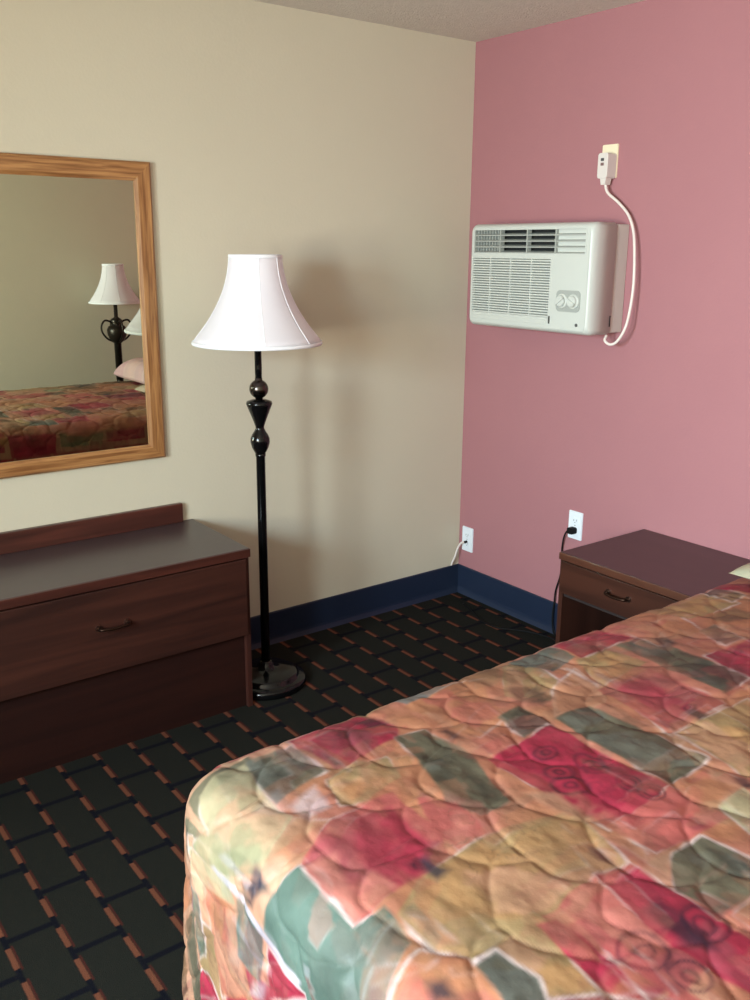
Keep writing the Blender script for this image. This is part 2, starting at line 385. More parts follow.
for x in (-dw, dw-.018): link('side_panel', B(x, x+.018, -dd+.004, -.02, 0, dh-.03), M_mahZ, dr)
link('back_panel', B(-dw+.018, dw-.018, -.03, -.02, .02, dh-.03), M_dark, dr)
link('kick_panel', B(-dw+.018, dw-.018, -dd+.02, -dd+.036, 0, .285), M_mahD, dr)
link('dresser_top', B(-dw-.002, dw+.002, -dd-.001, -.0005, dh-.03, dh, bev=.002), M_lam, dr)
link('top_edging', B(-dw-.003, dw+.003, -dd-.006, -dd-.001, dh-.031, dh-.001, bev=.0015), M_mahE, dr)
link('backsplash', B(-dw, dw-.045, -.022, -.0005, dh, dh+.073, bev=.003), M_mahE, dr)
df = link('drawer', B(-dw+.016, dw-.014, -dd-.006, -dd+.012, .285, dh-.036, bev=.002), M_mahX, dr)
def bar_pull(parent, c, half, axis, m, m2):
    bm = bmesh.new(); ex, nx = axis                  # ex: along the bar, nx: out of the drawer
    ex, nx, c = Vector(ex), Vector(nx), Vector(c)
    P = [c-ex*half, c-ex*half+nx*.016, c-ex*half*.8+nx*.024, c+nx*.026-Vector((0, 0, .002)), c+ex*half*.8+nx*.024, c+ex*half+nx*.016, c+ex*half]
    tube(bm, P, .0048, 10, 5)
    h = link('handle', bm, m, parent, smooth=True)
    for s in (-1, 1):
        b2 = bmesh.new(); q = c+ex*half*s
        tube(b2, [q, q+nx*.003, q+nx*.006], .010, 12, 0)
        o = link('rosette', b2, m2, h, smooth=False)
    return h
bar_pull(df, (0, -dd-.006, .443), .047, ((1, 0, 0), (0, -1, 0)), M_pew, M_brass)

# ================================================================== nightstand
M_nwY = wood('walnut_drawer_front', (50, 25, 17), (68, 36, 25), 'Y', .5, .38, .15)
M_nwZ = wood('walnut_side_panel', (54, 28, 20), (70, 38, 28), 'Z', .6, .38, .15)
M_nwE = wood('walnut_top_edge', (74, 42, 30), (98, 60, 43), 'Y', .8, .35, .2)
M_nt = wood('plum_brown_laminate_top', (58, 38, 40), (66, 44, 46), 'Y', .35, .38, .1)
def nightstand(loc, W, label):
    t = thing('nightstand', label, 'nightstand', loc)          # origin: floor, left rear corner; extends -x (depth) and -y (width)
    D, Hn = .472, .577
    for y in (-.018, -W): link('side_panel', B(-D+.004, -.004, y, y+.018, 0, Hn-.028), M_nwZ, t)
    link('back_panel', B(-.016, -.005, -W+.018, -.018, .03, Hn-.028), M_dark, t)
    link('shelf', B(-D+.01, -.016, -W+.018, -.018, .06, .078), M_dark, t)  # interior shade painted in as dark colour; same wood as the side panels
    link('kick_panel', B(-D+.02, -D+.034, -W+.018, -.018, 0, .06), M_dark, t)
    link('drawer_divider', B(-D+.012, -.016, -W+.018, -.018, .412, .424), M_dark, t)
    link('nightstand_top', B(-D, -.001, -W-.002, .002, Hn-.028, Hn, bev=.003), M_nt, t)
    link('top_edging', B(-D-.005, -D, -W-.002, .002, Hn-.027, Hn-.001, bev=.002), M_nwE, t)
    d = link('drawer', B(-D-.002, -D+.014, -W+.012, -.006, .427, Hn-.031, bev=.002), M_nwY, t)
    h = bar_pull(d, (-D-.002, -W*.44, .495), .042, ((0, 1, 0), (-1, 0, 0)), M_pew, M_brass)
    return t
nightstand((0, -1.044, 0), .60, 'walnut brown nightstand with open shelf, between the rose wall outlet and the bed')
nightstand((0, -3.175, 0), .44, 'nightstand on the far side of the bed, carrying the urn table lamp')

# ================================================================== lamp shades
def shade_fabric():
    m = bpy.data.materials.new('white_shade_fabric'); m.use_nodes = True
    nt = m.node_tree; nt.nodes.clear(); N = nt.nodes.new; L = nt.links.new
    o = N('ShaderNodeOutputMaterial'); mx = N('ShaderNodeMixShader'); d = N('ShaderNodeBsdfDiffuse'); t = N('ShaderNodeBsdfTranslucent')
    d.inputs[0].default_value = srgb(250, 248, 252); t.inputs[0].default_value = srgb(252, 248, 252); mx.inputs[0].default_value = .45
    w = N('ShaderNodeTexNoise'); w.inputs['Scale'].default_value = 300; tc = N('ShaderNodeTexCoord'); L(tc.outputs['Object'], w.inputs['Vector'])
    bp = N('ShaderNodeBump'); bp.inputs['Distance'].default_value = .0006; bp.inputs['Strength'].default_value = .4
    L(w.outputs['Fac'], bp.inputs['Height']); L(bp.outputs['Normal'], d.inputs['Normal'])
    L(d.outputs[0], mx.inputs[1]); L(t.outputs[0], mx.inputs[2]); L(mx.outputs[0], o.inputs[0])
    return m
M_shade = shade_fabric()
M_trim = mat('shade_trim', (236, 236, 240), rough=.7)
M_black = mat('gloss_black_lacquer', (9, 9, 10), rough=.14, spec=.38, coat=0)
M_gun = mat('gunmetal_ball', (82, 76, 72), rough=.22, metal=1)
PR = [(0, .400), (.08, .408), (.2, .432), (.35, .485), (.5, .565), (.65, .67), (.8, .80), (.92, .925), (1, 1.0)]   # t from top, r/rmax
def panelled(rm, a, off, npan=8):
    k = ((a-off) % (2*PI/npan))/(2*PI/npan)-.5
    return rm*(math.cos(PI/npan)/math.cos(k*2*PI/npan)*.12+.88)   # softened octagon with ribs
def shade(parent, rb, h, ztop, off, npan=8):
    bm = bmesh.new(); n = npan*8; rings = []
    for inner in (0, 1):
        for t, f in (PR if not inner else PR[::-1]):
            rr = rb*f-(.002 if inner else 0)
            rings.append([bm.verts.new((panelled(rr, 2*PI*i/n, off)*math.cos(2*PI*i/n), panelled(rr, 2*PI*i/n, off)*math.sin(2*PI*i/n), ztop-h*t)) for i in range(n)])
    for a, b in zip(rings, rings[1:]+rings[:1]):
        for i in range(n): bm.faces.new((a[i], b[i], b[(i+1) % n], a[(i+1) % n]))
    bmesh.ops.recalc_face_normals(bm, faces=bm.faces[:])
    s = link('lamp_shade', bm, M_shade, parent, smooth=True)
    for t, f, w in ((0, PR[0][1], .006), (1, 1.0, .006)):      # bound rims
        bm = bmesh.new()
        rs = []
        for dr_, dz in ((.001, w), (.003, 0), (.001, -w), (-.003, -w), (-.003, w)):
            rs.append([bm.verts.new(((panelled(rb*f, 2*PI*i/n, off)+dr_)*math.cos(2*PI*i/n), (panelled(rb*f, 2*PI*i/n, off)+dr_)*math.sin(2*PI*i/n), ztop-h*t+dz)) for i in range(n)])
        for a, b in zip(rs, rs[1:]+rs[:1]):
            for i in range(n): bm.faces.new((a[i], b[i], b[(i+1) % n], a[(i+1) % n]))
        bmesh.ops.recalc_face_normals(bm, faces=bm.faces[:])
        link('shade_trim', bm, M_trim, s, smooth=True)
    for k in range(npan):                                       # piped seams between the panels
        a = off+2*PI*k/npan; bm = bmesh.new()
        tube(bm, [((panelled(rb*f, a, off)+.0008)*math.cos(a), (panelled(rb*f, a, off)+.0008)*math.sin(a), ztop-h*t) for t, f in PR], .0011, 6, 2)
        link('seam_piping', bm, M_trim, s, smooth=True)
    bm = bmesh.new()                                            # spider that carries the shade
    rt = rb*PR[0][1]-.003
    for k in range(3):
        a = off+2*PI*k/3; tube(bm, [(0, 0, ztop-.012), (rt*.5*math.cos(a), rt*.5*math.sin(a), ztop-.014), (rt*math.cos(a), rt*math.sin(a), ztop-.004)], .002, 6, 3)
    lathe(bm, [(.012, ztop-.016), (.012, ztop-.008)], n=12)
    link('shade_spider', bm, M_gun, s)
    return s
fl = thing('floor_lamp', 'tall black floor lamp with white bell shade, standing right of the dresser', 'floor lamp', (-1.252, -.305, 0))
link('lamp_base', lathe(bmesh.new(), [(.148, 0), (.152, .006), (.152, .022), (.146, .030), (.128, .032), (.122, .036), (.120, .046), (.112, .052), (.06, .060), (.034, .066), (.026, .078), (.022, .092)], n=56), M_black, fl, smooth=True)
link('pole', lathe(bmesh.new(), [(.0165, .085), (.0165, .45), (.0165, .62), (.0165, .885), (.0185, .888), (.0185, .897)], n=24), M_black, fl, smooth=True)
prof = [(.016, .895), (.0215, .903), (.030, .920), (.0345, .938), (.034, .952), (.028, .966), (.020, .978), (.0155, .988),
        (.0155, .994), (.0200, 1.008), (.030, 1.034), (.041, 1.062), (.0465, 1.076), (.044, 1.084), (.030, 1.089), (.020, 1.092)]
link('turned_vase', lathe(bmesh.new(), prof, n=32), M_black, fl, smooth=True)
bp_ = [(.013, 1.092)]+[(max(.013, .0335*math.sin(a)), 1.1275-.0335*math.cos(a)) for a in [PI*(.12+.76*i/14) for i in range(15)]]+[(.013, 1.166)]
link('ball_knop', lathe(bmesh.new(), bp_, n=32), M_gun, fl, smooth=True)
link('neck', lathe(bmesh.new(), [(.012, 1.160), (.0125, 1.20), (.0125, 1.262), (.019, 1.268), (.019, 1.30), (.015, 1.31)], n=20), M_black, fl, smooth=True)
link('bulb', lathe(bmesh.new(), [(.013, 1.31), (.015, 1.33), (.026, 1.36), (.030, 1.385), (.026, 1.41), (.012, 1.425), (.002, 1.428)], n=20), M_trim, fl, smooth=True)
link('harp', tube(bmesh.new(), [(.019, 0, 1.30), (.045, 0, 1.34), (.055, 0, 1.42), (.035, 0, 1.53), (0, 0, 1.572), (-.035, 0, 1.53), (-.055, 0, 1.42), (-.045, 0, 1.34), (-.019, 0, 1.30)], .0022, 6, 5), M_gun, fl, smooth=True)
shade(fl, .223, .288, 1.577, R(-113))
# urn table lamp, visible in the mirror
tl = thing('table_lamp', 'urn-shaped dark table lamp with white shade, seen only in the mirror', 'table lamp', (-.31, -3.40, .577))
M_brz = mat('aged_bronze', (46, 40, 34), rough=.35, metal=.7)
link('lamp_base', lathe(bmesh.new(), [(.085, 0), (.087, .012), (.078, .022), (.05, .03), (.03, .05), (.024, .08), (.022, .10)], n=32), M_brz, tl, smooth=True)
link('stem', lathe(bmesh.new(), [(.026, .09), (.026, .36), (.03, .365)], n=20), M_brz, tl, smooth=True)
link('urn', lathe(bmesh.new(), [(.022, .35), (.050, .375), (.066, .41), (.070, .45), (.058, .475), (.04, .485), (.035, .50), (.045, .515), (.03, .53), (.014, .54), (.014, .64)], n=32), M_brz, tl, smooth=True)
for s in (-1, 1):
    for ax in (0, 1):
        pts = [(s*.028, .365), (s*.075, .39), (s*.108, .435), (s*.112, .48), (s*.09, .515), (s*.06, .515), (s*.035, .50)]
        link('scroll_arm', tube(bmesh.new(), [((p, 0, z) if ax == 0 else (0, p, z)) for p, z in pts], .007, 8, 5), M_brz, tl, smooth=True)
shade(tl, .182, .262, .905, R(10))

# ================================================================== air conditioner
M_ac = mat('ivory_ac_plastic', (196, 199, 192), rough=.4, spec=.5)
M_ac2 = mat('beige_ac_sleeve', (196, 188, 180), rough=.5)
M_acd = mat('ac_dark_duct', (22, 24, 26), rough=.6)
M_acg = mat('grey_ac_grille', (160, 163, 157), rough=.5)
M_cord = mat('white_cord_jacket', (226, 216, 208), rough=.45)
ac = thing('air_conditioner', 'white window style air conditioner mounted through the rose wall', 'air conditioner', (0, -.545, 1.302))
AW, AH, AD = .325, .402, .20
link('sleeve', B(-.075, .0, -AW+.006, AW-.006, .006, AH-.006, bev=.004), M_ac2, ac)
# bezel: hollow front frame, rounded corners, with openings for the louvre, intake and control panel
def framed(bm, y0, y1, z0, z1, x0, x1, holes):
    """a slab in the y-z plane between x0 (front) and x1 with rectangular holes, cut on a grid"""
    Y = sorted({y0, y1} | {v for h_ in holes for v in h_[:2]}); Zs = sorted({z0, z1} | {v for h_ in holes for v in h_[2:]})
    for a, b in zip(Y, Y[1:]):
        for c, d in zip(Zs, Zs[1:]):
            if any(h_[0] <= a+1e-6 and b-1e-6 <= h_[1] and h_[2] <= c+1e-6 and d-1e-6 <= h_[3] for h_ in holes): continue
            box(bm, x0, x1, a, b, c, d)
    bmesh.ops.remove_doubles(bm, verts=bm.verts[:], dist=1e-5)
    seen = {}
    for f in bm.faces: seen.setdefault(tuple(sorted(v.index for v in f.verts)), []).append(f)
    bmesh.ops.delete(bm, geom=[f for v in seen.values() if len(v) > 1 for f in v], context='FACES')
    return bm
LV = (-AW+.035, AW-.033, AH-.112, AH-.024)     # louvre opening: right side (low y) first
IN = (-.125, AW-.026, .056, AH-.132)            # intake grille
bm = framed(bmesh.new(), -AW+.020, AW-.020, .020, AH-.020, -AD, -AD+.018, [LV, IN])
link('front_panel', bm, M_ac, ac)
bm = bmesh.new()                                 # rounded surround
def ring_at(x, ins, r): return [bm.verts.new((x, p[0], p[1])) for p in rrect(-AW+ins, AW-ins, ins, AH-ins, r, 6)]
rr = [ring_at(-.078, .002, .018), ring_at(-.078, 0, .020), ring_at(-AD+.035, 0, .022)]
for k in range(1, 7):
    a = PI/2*k/6; rr.append(ring_at(-AD+.035-.035*math.sin(a), .021*(1-math.cos(a)), .022))
rr.append(ring_at(-AD+.012, .0215, .02))
for a, b in zip(rr, rr[1:]):
    n = len(a)
    for i in range(n): bm.faces.new((a[i], a[(i+1) % n], b[(i+1) % n], b[i]))
bmesh.ops.recalc_face_normals(bm, faces=bm.faces[:])
link('housing', bm, M_ac, ac, smooth=True)
link('chassis', B(-AD+.055, -.076, -AW+.02, AW-.02, .02, AH-.02), M_acd, ac)
# discharge louvre
lo = link('louver', B(-AD+.045, -AD+.055, LV[0]-.004, LV[1]+.004, LV[2]-.004, LV[3]+.004), M_acd, ac)
wy = (LV[1]-LV[0])/4
for k in range(0, 5):
    y = LV[0]+wy*k
    link('louver_post', B(-AD-.001, -AD+.02, y-.003, y+.003, LV[2], LV[3]), M_acg if k else M_ac, lo)
for k in range(5):
    z = LV[2]+(LV[3]-LV[2])*(k+.0)/4
    bm = bmesh.new(); prism(bm, [(-AD+.001, z-.001), (-AD+.001, z+.0035), (-AD+.022, z+.010), (-AD+.022, z+.006)], 'y', LV[0], LV[1])
    link('louver_slat', bm, M_acg, lo)
link('louver_shutter', B(-AD+.012, -AD+.018, LV[0], LV[0]+wy*1.0, LV[2], LV[3]), M_ac, lo)
bm = bmesh.new()
for k in range(9):
    y = LV[1]-wy+(wy)*(k+.5)/9; box(bm, -AD+.012, -AD+.03, y-.002, y+.002, LV[2], LV[3])
link('direction_vane', bm, M_acg, lo)
# intake grille
bm = bmesh.new(); n = 22
for k in range(n):
    z = IN[2]+(IN[3]-IN[2])*(k+.5)/n
    prism(bm, [(-AD+.0005, z-.0038), (-AD+.0005, z+.0012), (-AD+.012, z+.0045), (-AD+.012, z+.0005)], 'y', IN[0], IN[1])
for y in (IN[0]+.1, (IN[0]+IN[1])/2, IN[1]-.1): box(bm, -AD+.001, -AD+.012, y-.0015, y+.0015, IN[2], IN[3])
gr = link('intake_grille', bm, M_ac, ac)
link('air_filter', B(-AD+.014, -AD+.02, IN[0]-.003, IN[1]+.003, IN[2]-.003, IN[3]+.003), mat('grey_air_filter', (140, 143, 137), rough=.9), gr)
link('filter_tray', B(-AD-.003, -AD+.001, -.115, AW-.03, .030, .046, bev=.0012), M_ac, ac)
# control plate and two knobs
cp = bmesh.new(); prism(cp, [(p[0], p[1]) for p in rrect(-.280, -.165, .082, .160, .018)], 'x', -AD-.003, -AD+.001)
cp = link('control_plate', cp, M_acg, ac)
def knob(y, rot):
    bm = bmesh.new(); lathe(bm, [(.027, 0), (.026, .004), (.021, .006), (.020, .014), (.017, .017)], n=28)
    box(bm, -.0045, .0045, -.021, .021, .012, .022, bev=.002)
    bmesh.ops.rotate(bm, verts=bm.verts[:], cent=(0, 0, 0), matrix=Matrix.Rotation(rot, 3, 'Z'))
    bmesh.ops.rotate(bm, verts=bm.verts[:], cent=(0, 0, 0), matrix=Matrix.Rotation(-PI/2, 3, 'Y'))
    bmesh.ops.translate(bm, verts=bm.verts[:], vec=(-AD-.003, y, .121))
    link('control_knob', bm, M_ac, cp, smooth=False)
knob(-.195, R(35)); knob(-.250, R(-30))
em = bmesh.new(); lathe(em, [(.0065, 0), (.006, .002)], n=16)
bmesh.ops.rotate(em, verts=em.verts[:], cent=(0, 0, 0), matrix=Matrix.Rotation(-PI/2, 3, 'Y'))
bmesh.ops.translate(em, verts=em.verts[:], vec=(-AD-.0, -.268, .036)); link('badge', em, mat('grey_badge', (110, 112, 112), rough=.3, metal=.6), ac)
link('tray_latch', B(-AD-.004, -AD+.001, -.136, -.131, .034, .062), mat('dark_slot', (70, 70, 66), rough=.6), ac)
link('side_slot', B(-.085, -.080, -AW-.0012, -AW+.002, .03, .07), M_acd, ac)
# cord: from under the sleeve, loops up to the plug
pc = [(-0.07, -0.305, -0.004), (-0.085, -0.312, -0.022), (-0.085, -0.338, -0.034), (-0.08, -0.365, -0.02), (-0.075, -0.392, 0.028), (-0.06, -0.395, 0.088), (-0.05, -0.395, 0.178), (-0.045, -0.386, 0.278), (-0.035, -0.365, 0.368), (-0.03, -0.332, 0.428), (-0.03, -0.282, 0.473), (-0.035, -0.235, 0.508), (-0.036, -0.22, 0.543)]
cd = link('power_cord', tube(bmesh.new(), pc, .0052, 10, 7), M_cord, ac, smooth=True)
pl = bmesh.new()
prism(pl, [(p[0], p[1]) for p in rrect(-.242, -.196, .558, .646, .010)], 'x', -.055, -.0078)
prism(pl, [(-.234, .561), (-.228, .536), (-.210, .536), (-.204, .561)], 'x', -.048, -.018)
pg = link('safety_plug', pl, mat('pale_plug', (214, 206, 200), rough=.4), cd)
link('reset_button', B(-.0575, -.055, -.224, -.210, .618, .628, bev=.001), mat('dark_button', (60, 62, 66), rough=.5), pg)
link('test_button', B(-.0575, -.055, -.224, -.210, .602, .612, bev=.001), mat('grey_button', (120, 92, 90), rough=.5), pg)

# ================================================================== outlets
def outlet(loc, label, m, W=.072, Hh=.118):
    t = thing('wall_outlet', label, 'outlet', loc)
    bm = bmesh.new(); prism(bm, [(p[0], p[1]) for p in rrect(-W/2, W/2, -Hh/2, Hh/2, .004, 3)], 'x', -.0062, 0)
    bmesh.ops.bevel(bm, geom=[e for e in bm.edges if all(abs(v.co.x+.0062) < 1e-5 for v in e.verts)], offset=.002, segments=2, affect='EDGES')
    p = link('cover_plate', bm, m, t)
    for s in (-1, 1):
        bm = bmesh.new(); prism(bm, [(q[0], q[1]) for q in rrect(-.017, .017, s*.021-.0135, s*.021+.0135, .009, 4)], 'x', -.0075, -.006)
        rc = link('receptacle', bm, m, p)
        bm = bmesh.new()
        box(bm, -.0078, -.0074, -.008, -.006, s*.021-.003, s*.021+.006); box(bm, -.0078, -.0074, .006, .008, s*.021-.003, s*.021+.005)
        box(bm, -.0078, -.0074, -.002, .002, s*.021-.009, s*.021-.006)
        link('slot', bm, M_acd, rc)
    bm = bmesh.new(); lathe(bm, [(.003, 0), (.0025, .001)], n=10); bmesh.ops.rotate(bm, verts=bm.verts[:], cent=(0, 0, 0), matrix=Matrix.Rotation(-PI/2, 3, 'Y'))
    bmesh.ops.translate(bm, verts=bm.verts[:], vec=(-.0062, 0, 0)); link('screw', bm, M_acg, p)
    return t
M_plate = mat('white_outlet_plate', (226, 232, 238), rough=.35)
M_plc = mat('cream_outlet_plate', (232, 220, 190), rough=.35)
outlet((0, -.752, 1.922), 'cream wall outlet above the air conditioner with its plug', M_plc, .072, .118)
outlet((0, -.708, .508), 'white wall outlet with black plug just left of the nightstand', M_plate)
outlet((0, -.062, .279), 'white wall outlet low beside the room corner with white cable', M_plate)
M_blk = mat('black_rubber_cord', (14, 14, 15), rough=.7, spec=.2)
# black cord behind the nightstand
bc = tag(link('power_cord', tube(bmesh.new(), [(-.022, -.690, .487), (-.022, -.676, .472), (-.018, -.662, .44), (-.012, -.652, .39), (-.010, -.655, .33), (-.010, -.650, .27), (-.012, -.632, .20), (-.014, -.630, .145), (-.022, -.632, .09), (-.022, -.636, .04), (-.03, -.66, .008), (-.04, -.74, .005), (-.03, -.85, .005), (-.05, -.98, .005)], .0034, 8, 6), M_blk, smooth=True),
         'black power cord hanging from the outlet by the nightstand', 'cord')
bm = bmesh.new(); prism(bm, [(p[0], p[1]) for p in rrect(-.722, -.690, .475, .501, .007, 3)], 'x', -.034, -.0079)
link('plug', bm, M_blk, bc)
# white cable from the corner outlet over the baseboard
wc = tag(link('white_cable', tube(bmesh.new(), [(-.024, -.062, .268), (-.030, -.048, .262), (-.038, -.034, .235), (-.046, -.024, .19), (-.051, -.012, .158), (-.053, -.0085, .144)], .0048, 8, 6), M_cord, smooth=True),
         'white cable curving from the corner outlet down behind the navy baseboard', 'cable')
bm = bmesh.new(); lathe(bm, [(.006, 0), (.006, .016)], n=12); bmesh.ops.rotate(bm, verts=bm.verts[:], cent=(0, 0, 0), matrix=Matrix.Rotation(-PI/2, 3, 'Y'))
bmesh.ops.translate(bm, verts=bm.verts[:], vec=(-.0082, -.062, .268)); link('connector', bm, M_blk, wc)
# thin dark cord lying on the carpet
tag(link('loose_cord', tube(bmesh.new(), [(-.10, -.15, .004), (-.13, -.24, .004), (-.17, -.34, .004), (-.17, -.45, .004), (-.11, -.53, .004), (-.07, -.62, .004), (-.06, -.74, .004), (-.10, -.86, .004), (-.08, -.98, .004)], .0034, 8, 6), M_blk, smooth=True),
    'thin black cord lying loose on the carpet near the rose wall', 'cord')

# ================================================================== bed
XF, YN, YB, RHO, RR, ZT = -2.275, -1.715, -3.13, .11, .07, .70
M_mat = mat('mattress_ticking', (222, 216, 206), rough=.9)
bd = thing('bed', 'double bed hidden under the patchwork print bedspread, head against rose wall', 'bed', (-.02, (YN+YB)/2, 0))
hw = (YN-YB)/2-.05
link('mattress', B(XF+.09, -.002, -hw, hw, .43, .655, bev=.04, seg=4), M_mat, bd)
link('box_spring', B(XF+.10, -.002, -hw+.01, hw-.01, .19, .43, bev=.015), M_mat, bd)
for x in (XF+.2, -.12):
    for y in (-hw+.1, hw-.1): link('leg', B(x-.025, x+.025, y-.025, y+.025, 0, .19), M_dark, bd)

def seg_cloth(A, Bc, P):
    """signed distance-like field for a polygon"""
PAL = dict(white=(240, 216, 212), pinkw=(236, 205, 205), peach=(196, 138, 108), orange=(196, 124, 84), orangeL=(212, 152, 118), tan=(172, 138, 90),
           ochre=(200, 140, 84), sage=(106, 97, 76), sageD=(70, 66, 54), greyteal=(108, 108, 98), grey=(130, 122, 116), teal=(90, 112, 100),
           crimson=(178, 28, 62), crimsonL=(180, 52, 72), rose=(194, 92, 84), roseL=(208, 122, 106), roseD=(150, 62, 74), purple=(46, 22, 42), slate=(50, 46, 62),
           brown=(134, 96, 66), brownD=(104, 76, 58), cream=(190, 174, 134), olive=(150, 146, 108), violet=(110, 66, 130), lilac=(200, 186, 196), mint=(196, 206, 170))
def _lin(v):
    c = np.array(srgb(*v)[:3]); g = c@np.array([.3, .5, .2]); return (c*.90+g*.10)*.545
LIN = {k: _lin(v) for k, v in PAL.items()}
def poly_sd(px, py, poly):
    """signed distance, negative inside"""
    d = np.full(px.shape, 1e9); ins = np.zeros(px.shape, bool); n = len(poly)
    for i in range(n):
        ax, ay = poly[i]; bx_, by = poly[(i+1) % n]
        ex, ey = bx_-ax, by-ay; wx, wy = px-ax, py-ay
        t = np.clip((wx*ex+wy*ey)/(ex*ex+ey*ey+1e-12), 0, 1)
        d = np.minimum(d, (wx-ex*t)**2+(wy-ey*t)**2)
        c = ((ay > py) != (by > py)) & (px < (bx_-ax)*(py-ay)/((by-ay) if abs(by-ay) > 1e-9 else 1e-9)+ax)
        ins ^= c
    d = np.sqrt(d); return np.where(ins, -d, d)

TINT = dict(crimson=('roseD', 'crimsonL'), crimsonL=('rose',), rose=('roseL', 'roseD'), sage=('sageD', 'greyteal'), tan=('ochre', 'orangeL'), orange=('rose', 'orangeL'),
            cream=('orangeL', 'olive'), teal=('greyteal',), greyteal=('sage', 'sageD'), olive=('cream',), orangeL=('orange',), peach=('orangeL',))
def fabric_colour(X, Y, listed=True):
    """hand-painted patch print: colour (linear rgb) at fabric coordinates"""
    px = X+.012*(fbm(X*9, Y*9, 3)-.5)*2
    py = Y+.012*(fbm(X*9, Y*9, 9)-.5)*2
    C = np.zeros(X.shape+(3,)); C[:] = LIN['orangeL']
    bank = [(fbm(X*14, Y*14, 40+s)-.5)*2*1.0+.45*(fbm(X*30+3, Y*5, 50+s)-.5)*2 for s in range(4)]
    def paint(mask, col, var=.25, sd=0):
        sel = mask > 0
        if not sel.any(): return
        m = np.clip(mask[sel], 0, 1)[:, None]; v = bank[sd % 4][sel][:, None]
        C[sel] = C[sel]*(1-m)+np.clip(col*(1+var*v), 0, 1)*m
    rng = random.Random(11); names = ['crimson', 'sage', 'rose', 'tan', 'crimson', 'greyteal', 'orange', 'crimson', 'olive', 'rose', 'orangeL', 'crimsonL', 'brown', 'roseD', 'crimson']
    # repeat print where nothing is listed: staggered blocks
    cw, ch = .20, .165; x0, x1, y0, y1 = X.min(), X.max(), Y.min(), Y.max()
    j = 0; y = y0-ch
    while y < y1+ch:
        x = x0-cw*rng.random()
        while x < x1+cw:
            w = cw*rng.uniform(.55, 1.35); h = ch*rng.uniform(.85, 1.15)
            pol = [(x, y), (x+w, y+.01), (x+w-.008, y+h), (x+.01, y+h-.006)]
            nm = rng.choice(names)
            sel = (px > x-.03) & (px < x+w+.03) & (py > y-.03) & (py < y+h+.03)
            if sel.any():
                sd_ = np.full(X.shape, 1.); sd_[sel] = poly_sd(px[sel], py[sel], pol)
                paint(-(sd_+.003)/.004, LIN[nm], .3, j % 5)
                if rng.random() < .4:
                    cx, cy = x+w*rng.random(), y+h*rng.random(); dd_ = np.hypot(px-cx, (py-cy)*1.3)
                    paint(.7*(1-dd_/.045)*2, LIN[rng.choice(['purple', 'roseD', 'brownD', 'ochre', 'slate'])], .3, j % 3)
            x += w; j += 1
        y += ch
    edge = [np.clip((fbm(X*8, Y*8, 200+k)-.42)*4, 0, 1) for k in range(3)]
    tint = [fbm(X*10, Y*10, 300+k, 4) for k in range(4)]
    if listed:
        for k, (nm, pol, soft) in enumerate(PATCHES):
            xs = [p[0] for p in pol]; ys_ = [p[1] for p in pol]
            sel = (px > min(xs)-.04) & (px < max(xs)+.04) & (py > min(ys_)-.04) & (py < max(ys_)+.04)
            sd_ = np.full(X.shape, 1.)
            if not sel.any(): continue
            sd_[sel] = poly_sd(px[sel], py[sel], pol)
            if k == 0:
                wv = np.clip((fbm(X*8, Y*8, 91)-.35)*4, 0, 1)
                paint(-(sd_)/.02, LIN['orange'], .15); paint(np.clip(-(sd_)/.02, 0, 1)*wv*.6, LIN['roseL'], .2)
                continue
            if soft: paint(np.clip(-(sd_-.004)/.016, 0, .88), LIN[nm], .3, k % 7)
            else:
                paint(np.clip((.001+.009*edge[k % 3]-sd_)/.006, 0, 1)*np.clip(edge[k % 3]*1.6, 0, .8), LIN['white'], .05)
                paint(np.clip((.004-sd_)/.006, 0, 1), LIN[nm], .28, k % 7)
                for q, nn in enumerate(TINT.get(nm, ())):
                    paint(np.clip(-sd_/.01, 0, 1)*np.clip((tint[(k+q) % 4]-.53)*9, 0, .65), LIN[nn], .2, q)
        for cx, cy, r in RINGS:
            d = np.hypot(px-cx, py-cy)+.014*(tint[1]-.5)+.02*(tint[2]-.5)
            for rr_, w_ in ((r*.60, .0065), (r*.22, .006)):
                paint(np.clip(1-np.abs(d-rr_)/w_, 0, 1)*.7, LIN['purple'], .2)
    # darker watercolour veins
    v = np.abs(fbm(X*13, Y*13, 77, 4)-.5); m = np.clip(1-v/.02, 0, 1)*np.clip((fbm(X*4, Y*4, 88)-.52)*8, 0, 1)
    paint(m*.45, LIN['brownD'], .1)
    # wet-on-wet bleeding: each colour shows faintly a few cm away, and pigment pools unevenly
    for sh, sd_, am in (((9, -6), 401, .30), ((-14, 8), 402, .22), ((5, 17), 403, .18)):
        t = np.clip((fbm(X*9, Y*9, sd_, 4)-.52)*8, 0, am)[..., None]
        C = C*(1-t)+np.roll(C, sh, axis=(0, 1))*t
    C = C*(1+.5*(fbm(X*12, Y*12, 61, 4)-.5)+.3*(fbm(X*34, Y*34, 62, 3)-.5))[..., None]
    return np.clip(C, 0, 1)

